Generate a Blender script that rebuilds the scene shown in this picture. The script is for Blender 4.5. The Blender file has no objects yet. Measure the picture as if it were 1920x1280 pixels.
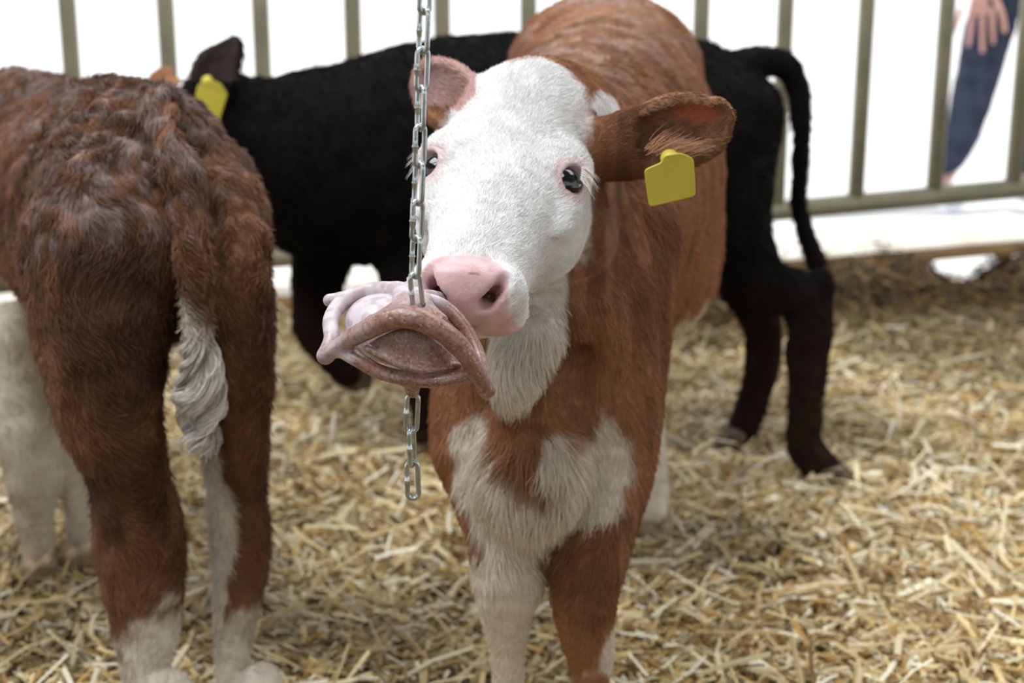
import bpy, math, random
import numpy as np
import openvdb as vdb
from mathutils import Vector, Matrix

# ------------------------------------------------------------------ camera
SC = bpy.context.scene
PITCH = math.radians(14.4); FPX = 2667.0; EYE = 0.93
cam_d = bpy.data.cameras.new('camera'); cam = bpy.data.objects.new('camera', cam_d)
SC.collection.objects.link(cam); SC.camera = cam
cam.location = (0, 0, EYE); cam.rotation_euler = (math.pi/2 - PITCH, 0, 0)
cam_d.sensor_width = 36.0; cam_d.lens = FPX/1920*36.0
cam_d.clip_start = 0.05; cam_d.clip_end = 300
cam_d.dof.use_dof = True; cam_d.dof.focus_distance = 1.17; cam_d.dof.aperture_fstop = 5.2

# ------------------------------------------------------------------ world, sun, lamps, exposure
W = bpy.data.worlds.new('sky'); SC.world = W; W.use_nodes = True
nt = W.node_tree; bg = nt.nodes['Background']
bg.inputs[0].default_value = (0.93, 0.965, 1.0, 1); bg.inputs[1].default_value = 1.25
sun_d = bpy.data.lights.new('sun', 'SUN'); sun = bpy.data.objects.new('sun', sun_d); SC.collection.objects.link(sun)
sun_d.energy = 3.0; sun_d.angle = 0.02; sun_d.color = (1, .96, .9)
sun.rotation_euler = (math.radians(-6), math.radians(38), 0); sun.location = (-6, 8, 9)
def area(name, loc, target, size, energy, col):
    d = bpy.data.lights.new(name, 'AREA'); o = bpy.data.objects.new(name, d); SC.collection.objects.link(o)
    d.shape = 'RECTANGLE'; d.size, d.size_y = size; d.energy = energy; d.color = col
    o.location = loc; o.rotation_euler = (Vector(target)-Vector(loc)).to_track_quat('-Z', 'Y').to_euler()
    return o
# unseen soft lamps added under the roof to brighten the calves
area('overhead_fill_lamp', (-0.9, 1.0, 3.1), (-0.2, 1.4, 0), (2.4, 1.6), 105, (.93, .96, 1))
area('overhead_fill_lamp', (0.9, 3.0, 3.1), (0.6, 2.6, 0), (3.2, 1.2), 50, (.93, .96, 1))
SC.view_settings.view_transform = 'Standard'; SC.view_settings.look = 'None'
SC.view_settings.exposure = 0.0; SC.view_settings.gamma = 1.0; SC.view_settings.use_curve_mapping = False

# ------------------------------------------------------------------ helpers
rng = np.random.default_rng(7)
_c, _s = math.cos(PITCH), math.sin(PITCH)
def P(px, py, Y):
    """world point at distance Y whose place in the photograph was read at (px, py)"""
    u = (px-960)/FPX; v = (640-py)/FPX
    d = np.array([u, _c+v*_s, -_s+v*_c]); d = d/d[1]*Y
    return d+np.array([0, 0, EYE])
A = lambda *v: np.array(v, float)
def unit(v): v = np.asarray(v, float); return v/np.linalg.norm(v)

def tag(o, label=None, cat=None, group=None, kind=None):
    if label: o['label'] = label
    if cat: o['category'] = cat
    if group: o['group'] = group
    if kind: o['kind'] = kind
    return o
def empty(name, loc, label=None, cat=None, group=None):
    o = bpy.data.objects.new(name, None); SC.collection.objects.link(o); o.location = loc
    o.empty_display_size = .05
    return tag(o, label, cat, group)
def attach(o, parent):
    if parent is not None:
        o.parent = parent
        o.matrix_parent_inverse = Matrix.Translation(-parent.location) if parent.parent is None else Matrix.Identity(4)
        if parent.parent is not None:
            o.matrix_parent_inverse = (Matrix.Translation(parent.parent.location) @ parent.matrix_parent_inverse @ Matrix.Translation(parent.location)).inverted() @ Matrix.Identity(4)
def mesh_obj(name, V, Fc, mat, parent=None, smooth=True, col=None, wet=None):
    me = bpy.data.meshes.new(name)
    V = np.asarray(V, 'f4')
    if isinstance(Fc, np.ndarray):
        n = Fc.shape[1]
        me.vertices.add(len(V)); me.vertices.foreach_set('co', V.ravel())
        me.loops.add(Fc.size); me.loops.foreach_set('vertex_index', Fc.ravel().astype('i4'))
        me.polygons.add(len(Fc)); me.polygons.foreach_set('loop_start', (np.arange(len(Fc))*n).astype('i4'))
        me.polygons.foreach_set('loop_total', np.full(len(Fc), n, 'i4'))
        me.update(calc_edges=True); me.validate()
    else:
        me.from_pydata([tuple(map(float, v)) for v in V], [], Fc); me.update()
    if smooth: me.polygons.foreach_set('use_smooth', [True]*len(me.polygons))
    if col is not None:
        a = me.color_attributes.new('coat', 'FLOAT_COLOR', 'POINT')
        c = np.ones((len(V), 4), 'f4'); c[:, :3] = col; a.data.foreach_set('color', c.ravel())
    if wet is not None: me.attributes.new('wet', 'FLOAT', 'POINT').data.foreach_set('value', np.asarray(wet, 'f4'))
    me.materials.append(mat)
    o = bpy.data.objects.new(name, me); SC.collection.objects.link(o)
    attach(o, parent)
    return o

# ---- value noise
_T = rng.random((64, 64, 64)).astype('f4')
def vnoise(p, f, off=0.0):
    q = p*f+off+100.0; i = np.floor(q).astype(int); t = q-i; t = t*t*(3-2*t); i &= 63; j = (i+1) & 63
    x0, y0, z0 = i.T; x1, y1, z1 = j.T; a, b, c = t.T
    g = lambda x, y, z: _T[x, y, z]
    return ((g(x0, y0, z0)*(1-a)+g(x1, y0, z0)*a)*(1-b)+(g(x0, y1, z0)*(1-a)+g(x1, y1, z0)*a)*b)*(1-c) + \
           ((g(x0, y0, z1)*(1-a)+g(x1, y0, z1)*a)*(1-b)+(g(x0, y1, z1)*(1-a)+g(x1, y1, z1)*a)*b)*c
def vvec(p, f, off=0.0):
    return np.stack([vnoise(p, f, off), vnoise(p, f, off+17.3), vnoise(p, f, off+41.7)], 1)*2-1
def sstep(a, b, x): t = np.clip((x-a)/(b-a), 0, 1); return t*t*(3-2*t)

# ---- smooth solid modelling
def catmull(pts, n):
    pts = [np.asarray(p, float) for p in pts]; out = []
    q = [2*pts[0]-pts[1]]+pts+[2*pts[-1]-pts[-2]]
    for i in range(1, len(q)-2):
        for k in range(n):
            t = k/n
            out.append(.5*((2*q[i])+(-q[i-1]+q[i+1])*t+(2*q[i-1]-5*q[i]+4*q[i+1]-q[i+2])*t*t+(-q[i-1]+3*q[i]-3*q[i+1]+q[i+2])*t**3))
    out.append(q[-2]); return out
class Solid:
    def __init__(self): self.ops = []
    def tube(self, pts, side=(1, 0, 0), k=.02, n=3, sub=False):
        """pts: (point, r_side, r_other)"""
        rows = [np.concatenate([np.asarray(p, float), [a, b]]) for p, a, b in pts]
        rows = catmull(rows, n) if len(rows) > 1 else rows*2
        self.ops.append((sub, k, [(r[:3], max(r[3], 1e-3), max(r[4], 1e-3)) for r in rows], unit(side)))
        return self
    def ball(self, c, r, axes=None, k=.02, sub=False):
        self.ops.append((sub, k, ('ball', np.asarray(c, float), np.asarray(r, float)*np.ones(3), np.eye(3) if axes is None else axes), None))
        return self
    def mesh(self, h, zmin=None):
        lo = np.full(3, 1e9); hi = -lo
        for sub, k, g, s in self.ops:
            if sub: continue
            if g[0] == 'ball' if isinstance(g, tuple) else False:
                r = g[2].max(); lo = np.minimum(lo, g[1]-r); hi = np.maximum(hi, g[1]+r)
            else:
                for p, a, b in g: r = max(a, b); lo = np.minimum(lo, p-r); hi = np.maximum(hi, p+r)
        lo -= 4*h+.01; hi += 4*h+.01
        n = np.ceil((hi-lo)/h).astype(int)+1
        G = np.full(n, .06, 'f4')
        ax = [lo[i]+h*np.arange(n[i], dtype='f4') for i in range(3)]
        def box(l, u):
            a = np.clip(np.floor((l-lo)/h).astype(int), 0, n-1); b = np.clip(np.ceil((u-lo)/h).astype(int)+1, 1, n)
            return a, b
        for sub, k, g, s in self.ops:
            isb = isinstance(g, tuple)
            m = k+3*h
            if isb:
                r = g[2].max(); a, b = box(g[1]-r-m, g[1]+r+m)
            else:
                l = np.min([p-max(x, y) for p, x, y in g], 0)-m; u = np.max([p+max(x, y) for p, x, y in g], 0)+m
                a, b = box(l, u)
            sl = tuple(slice(a[i], b[i]) for i in range(3))
            if min(b-a) <= 0: continue
            if isb:
                X, Y, Z = np.meshgrid(*[ax[i][sl[i]]-g[1][i] for i in range(3)], indexing='ij')
                M = g[3]
                q = [X*M[0, j]+Y*M[1, j]+Z*M[2, j] for j in range(3)]
                nn = np.sqrt(sum((q[j]/g[2][j])**2 for j in range(3)))+1e-6
                L = np.sqrt(X*X+Y*Y+Z*Z)
                D = np.where(nn > 1e-3, L*(1-1/nn), -g[2].min()).astype('f4')
            else:
                D = np.full(tuple(b-a), .06, 'f4')
                for (p0, a0, b0), (p1, a1, b1) in zip(g[:-1], g[1:]):
                    l = np.minimum(p0, p1)-max(a0, b0, a1, b1)-m; u = np.maximum(p0, p1)+max(a0, b0, a1, b1)+m
                    aa, bb = box(l, u); aa = np.maximum(aa, a); bb = np.minimum(bb, b)
                    if min(bb-aa) <= 0: continue
                    X, Y, Z = np.meshgrid(*[ax[i][aa[i]:bb[i]]-np.float32(p0[i]) for i in range(3)], indexing='ij', sparse=True)
                    d = p1-p0; Ln = np.linalg.norm(d)+1e-9; w = d/Ln
                    sd = s-w*(s@w); nsd = np.linalg.norm(sd)
                    sd = sd/nsd if nsd > 1e-3 else unit(np.cross(w, [.3, .5, .8])); ud = np.cross(w, sd)
                    f = np.float32
                    tw = X*f(w[0])+Y*f(w[1])+Z*f(w[2]); t = np.clip(tw/f(Ln), 0, 1); ew = tw-t*f(Ln)
                    es = X*f(sd[0])+Y*f(sd[1])+Z*f(sd[2]); eu = X*f(ud[0])+Y*f(ud[1])+Z*f(ud[2])
                    rs = f(a0)+t*f(a1-a0); ru = f(b0)+t*f(b1-b0); rw = np.minimum(rs, ru)
                    nn = np.sqrt((es/rs)**2+(eu/ru)**2+(ew/rw)**2)+f(1e-5)
                    L = np.sqrt(es*es+eu*eu+ew*ew)
                    dd = np.where(nn > .05, L*(1-1/nn), -rw)
                    v = tuple(slice(aa[i]-a[i], bb[i]-a[i]) for i in range(3))
                    D[v] = np.minimum(D[v], dd)
            if sub:
                Dn = -D; hh = np.maximum(k-np.abs(G[sl]-Dn), 0)/max(k, 1e-6); G[sl] = np.maximum(G[sl], Dn)+hh*hh*k*.25
            else:
                hh = np.maximum(k-np.abs(G[sl]-D), 0)/max(k, 1e-6); G[sl] = np.minimum(G[sl], D)-hh*hh*k*.25
        G[0] = G[-1] = .06; G[:, 0] = G[:, -1] = .06; G[:, :, 0] = G[:, :, -1] = .06
        g = vdb.FloatGrid(.06); g.copyFromArray(G); del G
        V, T, Q = g.convertToPolygons(0.0, 0.0)
        V = (V*h+lo).astype('f4'); Q = Q.astype('i4')
        v0, v1, v2, v3 = (V[Q[:, i]] for i in range(4))
        vol = np.einsum('ij,ij->', v0-lo, np.cross(v1-v0, v2-v0))+np.einsum('ij,ij->', v0-lo, np.cross(v2-v0, v3-v0))
        if vol < 0: Q = Q[:, ::-1].copy()
        return V, Q
def vnormals(V, Q):
    fn = np.cross(V[Q[:, 2]]-V[Q[:, 0]], V[Q[:, 3]]-V[Q[:, 1]]); N = np.zeros_like(V)
    for i in range(4):
        for j in range(3): N[:, j] += np.bincount(Q[:, i], fn[:, j], len(V))
    return N/(np.linalg.norm(N, axis=1, keepdims=True)+1e-12)

# ------------------------------------------------------------------ materials
def mat(name, col=(.5, .5, .5), rough=.6, metal=0, spec=.5, noise=None, bump=None, attr=False, sss=0, hairlike=False, emis=None):
    m = bpy.data.materials.new(name); m.use_nodes = True; nt = m.node_tree; b = nt.nodes['Principled BSDF']
    b.inputs['Roughness'].default_value = rough; b.inputs['Metallic'].default_value = metal
    b.inputs['Specular IOR Level'].default_value = spec
    src = None
    if attr:
        a = nt.nodes.new('ShaderNodeAttribute'); a.attribute_name = 'coat'; src = a.outputs['Color']
        nt.links.new(src, b.inputs['Base Color'])
    else: b.inputs['Base Color'].default_value = (*col, 1)
    if noise:
        tc = nt.nodes.new('ShaderNodeTexCoord'); n = nt.nodes.new('ShaderNodeTexNoise'); r = nt.nodes.new('ShaderNodeValToRGB')
        nt.links.new(tc.outputs['Object'], n.inputs['Vector']); n.inputs['Scale'].default_value = noise[0]; n.inputs['Detail'].default_value = 6
        nt.links.new(n.outputs['Fac'], r.inputs['Fac'])
        r.color_ramp.elements[0].position = .35; r.color_ramp.elements[1].position = .65
        r.color_ramp.elements[0].color = (*noise[1], 1); r.color_ramp.elements[1].color = (*noise[2], 1)
        if src is None: nt.links.new(r.outputs['Color'], b.inputs['Base Color'])
        else:
            mx = nt.nodes.new('ShaderNodeMix'); mx.data_type = 'RGBA'; mx.blend_type = 'MULTIPLY'; mx.inputs['Factor'].default_value = 1
            nt.links.new(src, mx.inputs['A']); nt.links.new(r.outputs['Color'], mx.inputs['B']); nt.links.new(mx.outputs['Result'], b.inputs['Base Color'])
    if bump:
        tc = nt.nodes.new('ShaderNodeTexCoord'); n = nt.nodes.new('ShaderNodeTexNoise'); bp = nt.nodes.new('ShaderNodeBump')
        nt.links.new(tc.outputs['Object'], n.inputs['Vector']); n.inputs['Scale'].default_value = bump[0]; n.inputs['Detail'].default_value = 5
        bp.inputs['Strength'].default_value = bump[1]; bp.inputs['Distance'].default_value = bump[2]
        nt.links.new(n.outputs['Fac'], bp.inputs['Height']); nt.links.new(bp.outputs['Normal'], b.inputs['Normal'])
    if sss: b.inputs['Subsurface Weight'].default_value = sss; b.inputs['Subsurface Radius'].default_value = (.012, .004, .002)
    return m
M_SKIN = mat('calf_hide', attr=True, rough=.62, spec=.3, noise=(60, (.8, .8, .8), (1, 1, 1)), bump=(300, .25, .002))
_a = M_SKIN.node_tree.nodes.new('ShaderNodeAttribute'); _a.attribute_name = 'wet'
_r = M_SKIN.node_tree.nodes.new('ShaderNodeMapRange'); _r.inputs['To Min'].default_value = .65; _r.inputs['To Max'].default_value = .24
M_SKIN.node_tree.links.new(_a.outputs['Fac'], _r.inputs['Value']); M_SKIN.node_tree.links.new(_r.outputs['Result'], M_SKIN.node_tree.nodes['Principled BSDF'].inputs['Roughness'])
M_FURB = mat('black_calf_hair', attr=True, rough=.7, spec=.06)
M_HIDEB = mat('black_calf_hide', attr=True, rough=.8, spec=.08, bump=(300, .2, .002))
M_FUR = mat('calf_hair', attr=True, rough=.55, spec=.22)
M_EYE = mat('wet_dark_eye', (.004, .003, .004), .05, spec=.8, noise=(40, (.003, .002, .002), (.006, .004, .005)))
M_TAG = mat('yellow_tag_plastic', rough=.45, noise=(30, (.56, .48, .055), (.60, .52, .07)))
M_HOOF = mat('hoof_horn', rough=.5, noise=(40, (.16, .11, .06), (.28, .20, .11)), bump=(60, .3, .003))
M_HOOFD = mat('dark_hoof_horn', rough=.5, noise=(40, (.05, .03, .02), (.16, .10, .05)), bump=(60, .3, .003))
M_STEEL = mat('zinc_plated_steel', rough=.3, metal=.9, noise=(160, (.42, .46, .45), (.62, .66, .65)), bump=(400, .15, .0006))
M_GATE = mat('olive_gate_paint', rough=.5, metal=.2, noise=(8, (.19, .18, .115), (.26, .245, .165)), bump=(30, .2, .003))
M_WOODTOP = mat('timber_sunlit_top', rough=.85, noise=(9, (.66, .60, .50), (.82, .78, .70)), bump=(20, .4, .004))  # sunlit glare on the board top, put into a paler timber colour
M_WOOD = mat('timber_board', rough=.8, noise=(5, (.26, .15, .06), (.42, .27, .13)), bump=(20, .4, .004))
M_STRAW = mat('straw', attr=True, rough=.5, spec=.4)
M_BED = mat('straw_litter_floor', rough=.9, noise=(18, (.12, .075, .025), (.30, .21, .09)), bump=(45, 1, .03))
M_YARD = mat('pale_concrete_yard', rough=.9, noise=(1.2, (.84, .83, .82), (.90, .90, .90)), bump=(8, .2, .01))
M_ROOF = mat('barn_roof_sheet', rough=.8, noise=(2, (.20, .18, .16), (.28, .26, .23)), bump=(6, .3, .02))
M_DENIM = mat('dark_denim', rough=.85, noise=(14, (.012, .018, .040), (.035, .045, .085)), bump=(200, .4, .002))
M_HUMAN = mat('human_skin', rough=.5, sss=.1, noise=(12, (.55, .30, .25), (.68, .40, .34)))
M_SHOE = mat('white_shoe', rough=.6, noise=(20, (.55, .60, .70), (.70, .75, .82)))
M_SHIRT = mat('grey_jacket', rough=.9, noise=(10, (.25, .27, .3), (.35, .37, .4)), bump=(100, .3, .003))
M_HAIRP = mat('brown_hair', rough=.6, noise=(60, (.05, .03, .02), (.12, .07, .04)))
M_CORE = mat('chew_ball_plastic', attr=True, rough=.36, spec=.7, bump=(500, .25, .0008))

# ------------------------------------------------------------------ fur as hair curves
def fur(name, roots, dirs, lengths, radius, cols, parent, npts=4, droop=None, material=None, label=None, tipscale=.25):
    N = len(roots); C = bpy.data.hair_curves.new(name)
    C.add_curves([npts]*N)
    t = np.linspace(0, 1, npts)[None, :, None]
    pos = roots[:, None, :]-dirs[:, None, :]*.0008+dirs[:, None, :]*lengths[:, None, None]*t
    if droop is not None: pos = pos+droop[:, None, :]*(t**2)*lengths[:, None, None]
    C.attributes['position'].data.foreach_set('vector', pos.astype('f4').ravel())
    ra = C.attributes.get('radius') or C.attributes.new('radius', 'FLOAT', 'POINT')
    rad = (np.asarray(radius)*np.ones(N))[:, None]*(1-(1-tipscale)*np.linspace(0, 1, npts)[None, :]**1.5)
    ra.data.foreach_set('value', rad.astype('f4').ravel())
    ca = C.attributes.new('coat', 'FLOAT_COLOR', 'CURVE'); c = np.ones((N, 4), 'f4'); c[:, :3] = cols
    ca.data.foreach_set('color', c.ravel())
    C.materials.append(material or M_FUR)
    o = bpy.data.objects.new(name, C); SC.collection.objects.link(o); attach(o, parent)
    if label: o['label'] = label
    return o
def grow(V, Q, N, coatf, dirf, lenf, densf, count, parent, label=None, wig=.28, seed=1, rad=.00035, name='fur', material=None):
    r = np.random.default_rng(seed)
    a = np.linalg.norm(np.cross(V[Q[:, 2]]-V[Q[:, 0]], V[Q[:, 3]]-V[Q[:, 1]]), axis=1)*.5
    cen = V[Q].mean(1); w = a*densf(cen, N[Q[:, 0]]); w /= w.sum()
    f = r.choice(len(Q), count, p=w)
    u, v = r.random((2, count, 1))
    q = V[Q[f]]; p = (q[:, 0]*(1-u)+q[:, 1]*u)*(1-v)+(q[:, 3]*(1-u)+q[:, 2]*u)*v
    n = N[Q[f, 0]]
    d = dirf(p, n); d = d-n*np.einsum('ij,ij->i', d, n)[:, None]
    d /= np.linalg.norm(d, axis=1, keepdims=True)+1e-6
    L = lenf(p)
    sw = vvec(p, 22, 3.1)*.45+vvec(p, 70, 9.2)*.35
    d = d+sw-n*np.einsum('ij,ij->i', sw, n)[:, None]+r.normal(0, wig*.5, (count, 3))
    lift = .28+.35*np.clip(vnoise(p, 45, 5.)-.3, 0, 1)
    d = d/(np.linalg.norm(d, axis=1, keepdims=True)+1e-6)+n*lift[:, None]
    d /= np.linalg.norm(d, axis=1, keepdims=True)
    c = coatf(p, n)*(.86+.28*r.random((count, 1)))
    fur(name, p, d, L*(.7+.6*r.random(count)), rad, c, parent, droop=-n*.22+A(0, 0, -.06), label=label, material=material)

def hoofs(spots, parent, material, h=.0025):
    for p, fwd in spots:
        S = Solid(); f = unit([fwd[0], fwd[1], 0]); s = np.cross(f, [0, 0, 1])
        for sg in (-1, 1):
            c = A(p[0], p[1], 0)+s*sg*.013
            S.tube([(c+A(0, 0, .042)-f*.012, .014, .018), (c+A(0, 0, .018), .016, .028), (c+A(0, 0, .008)+f*.012, .015, .026)], side=s, k=.003)
        V, Q = S.mesh(h); V[:, 2] = np.maximum(V[:, 2], .001)
        V[:, 2] += p[2]
        mesh_obj('hoof', V, Q, material, parent)
def eye(c, r, parent):
    S = Solid().ball(c, r, k=.001); V, Q = S.mesh(r/12); mesh_obj('eye', V, Q, M_EYE, parent)
def plate(name, c, ux, uy, poly, th, material, parent, rnd=True):
    """rounded flat tag: outline poly in its own plane, with thickness"""
    ux = unit(ux); uy = unit(uy-ux*np.dot(ux, uy)); n = np.cross(ux, uy)
    pts = []
    m = len(poly)
    for i in range(m):
        a, b, d = np.array(poly[i-1]), np.array(poly[i]), np.array(poly[(i+1) % m])
        ra = .0045
        p0 = b+(a-b)/np.linalg.norm(a-b)*min(ra, np.linalg.norm(a-b)*.45); p1 = b+(d-b)/np.linalg.norm(d-b)*min(ra, np.linalg.norm(d-b)*.45)
        for t in np.linspace(0, 1, 5): pts.append((1-t)**2*p0+2*t*(1-t)*b+t*t*p1)
    V = []
    k = len(pts)
    cen = np.mean(pts, 0)
    for sgn, sc in ((-1, .97), (-.6, 1), (.6, 1), (1, .97)):
        for q in pts:
            q2 = cen+(q-cen)*sc; bend = 2.0*(q2[1]**2)
            V.append(c+ux*q2[0]+uy*q2[1]+n*(sgn*th/2+bend))
    Fc = [list(range(k))[::-1], list(range(3*k, 4*k))]
    for l in range(3):
        for i in range(k): j = (i+1) % k; Fc.append([l*k+i, l*k+j, (l+1)*k+j, (l+1)*k+i])
    return mesh_obj(name, np.array(V), Fc, material, parent, smooth=False)
def tag_stud(c, n, parent):
    S = Solid().tube([(c-unit(n)*.006, .009, .009), (c+unit(n)*.0035, .009, .009)], k=.001).tube([(c-unit(n)*.004, .004, .004), (c+unit(n)*.008, .003, .003)], k=.002)
    V, Q = S.mesh(.0009); mesh_obj('stud', V, Q, M_TAG, parent)

WHITE = A(.80, .78, .76); CREAM = A(.70, .62, .50)
BROWN = A(.36, .165, .075); DARKB = A(.19, .075, .034); PINK = A(.68, .40, .40)
def mix(a, b, t): t = np.asarray(t)[:, None]; return a*(1-t)+b*t
def blob(p, c, r, soft=.25, nf=40, na=.35):
    """1 inside a ragged-edged ellipsoidal patch"""
    d = np.linalg.norm((p-np.asarray(c))/np.asarray(r), axis=1)+(vnoise(p, nf, 2.)-.5)*na+(vnoise(p, nf*3.1, 8.)-.5)*na*.5
    return 1-sstep(1-soft*.5, 1+soft*.5, d)

# ================================================================== setting
def height(x, y):
    """the trodden litter: gentle humps, banked up towards the gate on the right"""
    p = np.stack([x, y, np.zeros_like(x)], 1)
    h = (vnoise(p, 2.3, 1.)-.5)*.035+(vnoise(p, 7, 5.)-.5)*.02
    f = fence_y(x); d = np.clip((y-(f-1.0))/1.0, 0, 1)
    bank = sstep(-.5, 1.3, x)*.115*(1-.95*np.exp(-((x-1.36)/.11)**2)*sstep(-.30, -.08, y-f))
    h = h*(1-d*.4)+bank*d*d
    return h-.008
def fence_y(x): return 3.98+.155*x
def grid_mesh(x0, x1, y0, y1, step, zf):
    xs = np.arange(x0, x1+step, step); ys = np.arange(y0, y1+step, step)
    X, Y = np.meshgrid(xs, ys, indexing='ij'); x, y = X.ravel(), Y.ravel()
    V = np.stack([x, y, zf(x, y)], 1); a, b = X.shape; I = np.arange(a*b).reshape(a, b)
    Q = np.stack([I[:-1, :-1], I[1:, :-1], I[1:, 1:], I[:-1, 1:]], -1).reshape(-1, 4)
    return V, Q
def bed(x, y):
    h = height(x, y); over = y-(fence_y(x)+.10)
    return h-sstep(0, .15, over)*.22
V, Q = grid_mesh(-4, 4, -3, 4.9, .05, bed)
tag(mesh_obj('floor', V, Q, M_BED), kind='structure')
V, Q = grid_mesh(-60, 60, 4.2, 90, 4.0, lambda x, y: x*0-.03)
tag(mesh_obj('yard_ground', V, Q, M_YARD), kind='structure')
def boxmesh(name, lo, hi, m, parent=None, kind=None):
    (a, b, c), (d, e, f) = lo, hi
    V = [(a, b, c), (d, b, c), (d, e, c), (a, e, c), (a, b, f), (d, b, f), (d, e, f), (a, e, f)]
    o = mesh_obj(name, V, [[3, 2, 1, 0], [4, 5, 6, 7], [0, 1, 5, 4], [1, 2, 6, 5], [2, 3, 7, 6], [3, 0, 4, 7]], m, parent, smooth=False)
    return tag(o, kind=kind) if kind else o
boxmesh('ceiling', (-7, -3.0, 3.3), (7, 4.42, 3.36), M_ROOF, kind='structure')  # unseen roof shading the pen, edge set so sun reaches the board
boxmesh('front_fill_blocker', (-7, -3.06, -.05), (7, -3.0, 1.3), M_ROOF, kind='structure')  # unseen wall added behind the camera to cut light from the front

# ---- straw
def straw(name, n, area_fn, seed, lmin, lmax, palette, weights, zup=.0, layers=.03, wscale=1.0):
    r = np.random.default_rng(seed); x, y = area_fn(r, n)
    n = len(x)
    L = lmin+(lmax-lmin)*r.random(n)**2.2; Wd = (.0015+.0032*r.random(n)**1.5)*wscale
    yaw = r.random(n)*math.tau; pit = r.normal(0, .30, n)
    z = height(x, y)+.003+layers*r.random(n)**1.6+zup+np.abs(np.sin(pit))*L*.3
    d = np.stack([np.cos(yaw)*np.cos(pit), np.sin(yaw)*np.cos(pit), np.sin(pit)], 1)
    up = np.tile(A(0, 0, 1), (n, 1))+r.normal(0, .55, (n, 3)); s = np.cross(d, up); s /= np.linalg.norm(s, axis=1, keepdims=True)
    nn = np.cross(s, d)
    c = np.stack([x, y, z], 1); bend = r.normal(0, .10, n)
    V = []
    for t in (-.5, 0, .5):
        q = c+d*(L*t)[:, None]+nn*(bend*L*(.25-t*t)*2)[:, None]+s*(r.normal(0, .05, n)*L*abs(t))[:, None]
        V += [q-s*Wd[:, None], q+nn*(Wd*.55)[:, None], q+s*Wd[:, None]]
    V = np.stack(V, 1).reshape(-1, 3)
    b = np.arange(n)[:, None]*9
    Q = np.concatenate([b+np.array(q) for q in ([0, 1, 4, 3], [1, 2, 5, 4], [3, 4, 7, 6], [4, 5, 8, 7])], 1).reshape(-1, 4)
    pal = np.array(palette); k = r.choice(len(pal), n, p=np.array(weights)/sum(weights))
    col = pal[k]*(.85+.5*r.random((n, 1)))
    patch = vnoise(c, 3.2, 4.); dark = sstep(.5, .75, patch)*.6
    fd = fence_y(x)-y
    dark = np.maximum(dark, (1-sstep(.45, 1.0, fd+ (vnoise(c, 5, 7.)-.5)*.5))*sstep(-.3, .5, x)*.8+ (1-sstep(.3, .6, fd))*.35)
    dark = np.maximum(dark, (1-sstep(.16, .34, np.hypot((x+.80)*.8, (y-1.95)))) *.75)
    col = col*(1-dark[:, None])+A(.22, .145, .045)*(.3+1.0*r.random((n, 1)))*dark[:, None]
    col = np.repeat(col, 9, 0)
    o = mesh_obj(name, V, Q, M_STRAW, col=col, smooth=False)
    return tag(o, kind='stuff')
def wedge(y0, y1):
    def f(r, n):
        y = y0+(y1-y0)*r.random(n)**1.0; hw = .50*y+.50; x = (r.random(n)*2-1)*hw
        k = y < fence_y(x)+.12
        return x[k], y[k]
    return f
PAL = [(.70, .54, .26), (.84, .72, .44), (.55, .35, .11), (.24, .14, .045), (.95, .89, .70)]
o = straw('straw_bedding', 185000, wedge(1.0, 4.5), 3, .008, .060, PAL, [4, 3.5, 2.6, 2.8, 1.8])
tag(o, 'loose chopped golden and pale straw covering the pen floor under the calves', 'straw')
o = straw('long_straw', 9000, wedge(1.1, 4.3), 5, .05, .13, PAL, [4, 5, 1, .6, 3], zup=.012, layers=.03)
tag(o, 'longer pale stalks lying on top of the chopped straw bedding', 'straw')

# ---- gate of tube bars, standing on a plank
def cyl(name, a, b, r, m, parent, n=20):
    a, b = np.asarray(a, float), np.asarray(b, float); w = unit(b-a); s = unit(np.cross(w, [.31, .2, .9] if abs(w[2]) < .9 else [1, 0, 0])); u = np.cross(w, s)
    V = []; rings = [(0, r*.9), (min(.002, r*.1), r), (np.linalg.norm(b-a)-min(.002, r*.1), r), (np.linalg.norm(b-a), r*.9)]
    for t, rr in rings:
        for i in range(n): an = math.tau*i/n; V.append(a+w*t+(s*math.cos(an)+u*math.sin(an))*rr)
    Fc = [list(range(n))[::-1], list(range(3*n, 4*n))]
    for l in range(3):
        for i in range(n): j = (i+1) % n; Fc.append([l*n+i, l*n+j, (l+1)*n+j, (l+1)*n+i])
    return mesh_obj(name, np.array(V), Fc, m, parent)
def gate_z(x): return .205+.066*(x+.2)      # the panel climbs a little to the right
gate = empty('barred_gate', (0.5, fence_y(.5), 0), 'olive green barred steel gate panel closing off the pen behind the calves', 'gate')
bars_px = [-600, -403, -214, -30, 148, 327, 500, 668, 832, 990, 1150, 1307, 1461, 1610, 1757, 1905, 2052, 2197, 2340]
bx = []
for px in bars_px:
    u = (px-960)/FPX; Y = fence_y(0)/(1-.155*u)/1.0; x = u*(Y*_c+.12)
    bx.append(x); y = fence_y(x)
    cyl('bar', (x, y, gate_z(x)+.01), (x, y, 1.5), .0235, M_GATE, gate)
xa, xb = bx[0]-.12, bx[-1]+.12
cyl('bottom_rail', (xa, fence_y(xa), gate_z(xa)), (xb, fence_y(xb), gate_z(xb)), .030, M_GATE, gate)
cyl('top_rail', (xa, fence_y(xa), 1.5), (xb, fence_y(xb), 1.5), .026, M_GATE, gate)
for x in (xa, xb): cyl('post', (x, fence_y(x), -.06), (x, fence_y(x), 1.56), .035, M_GATE, gate)
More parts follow.
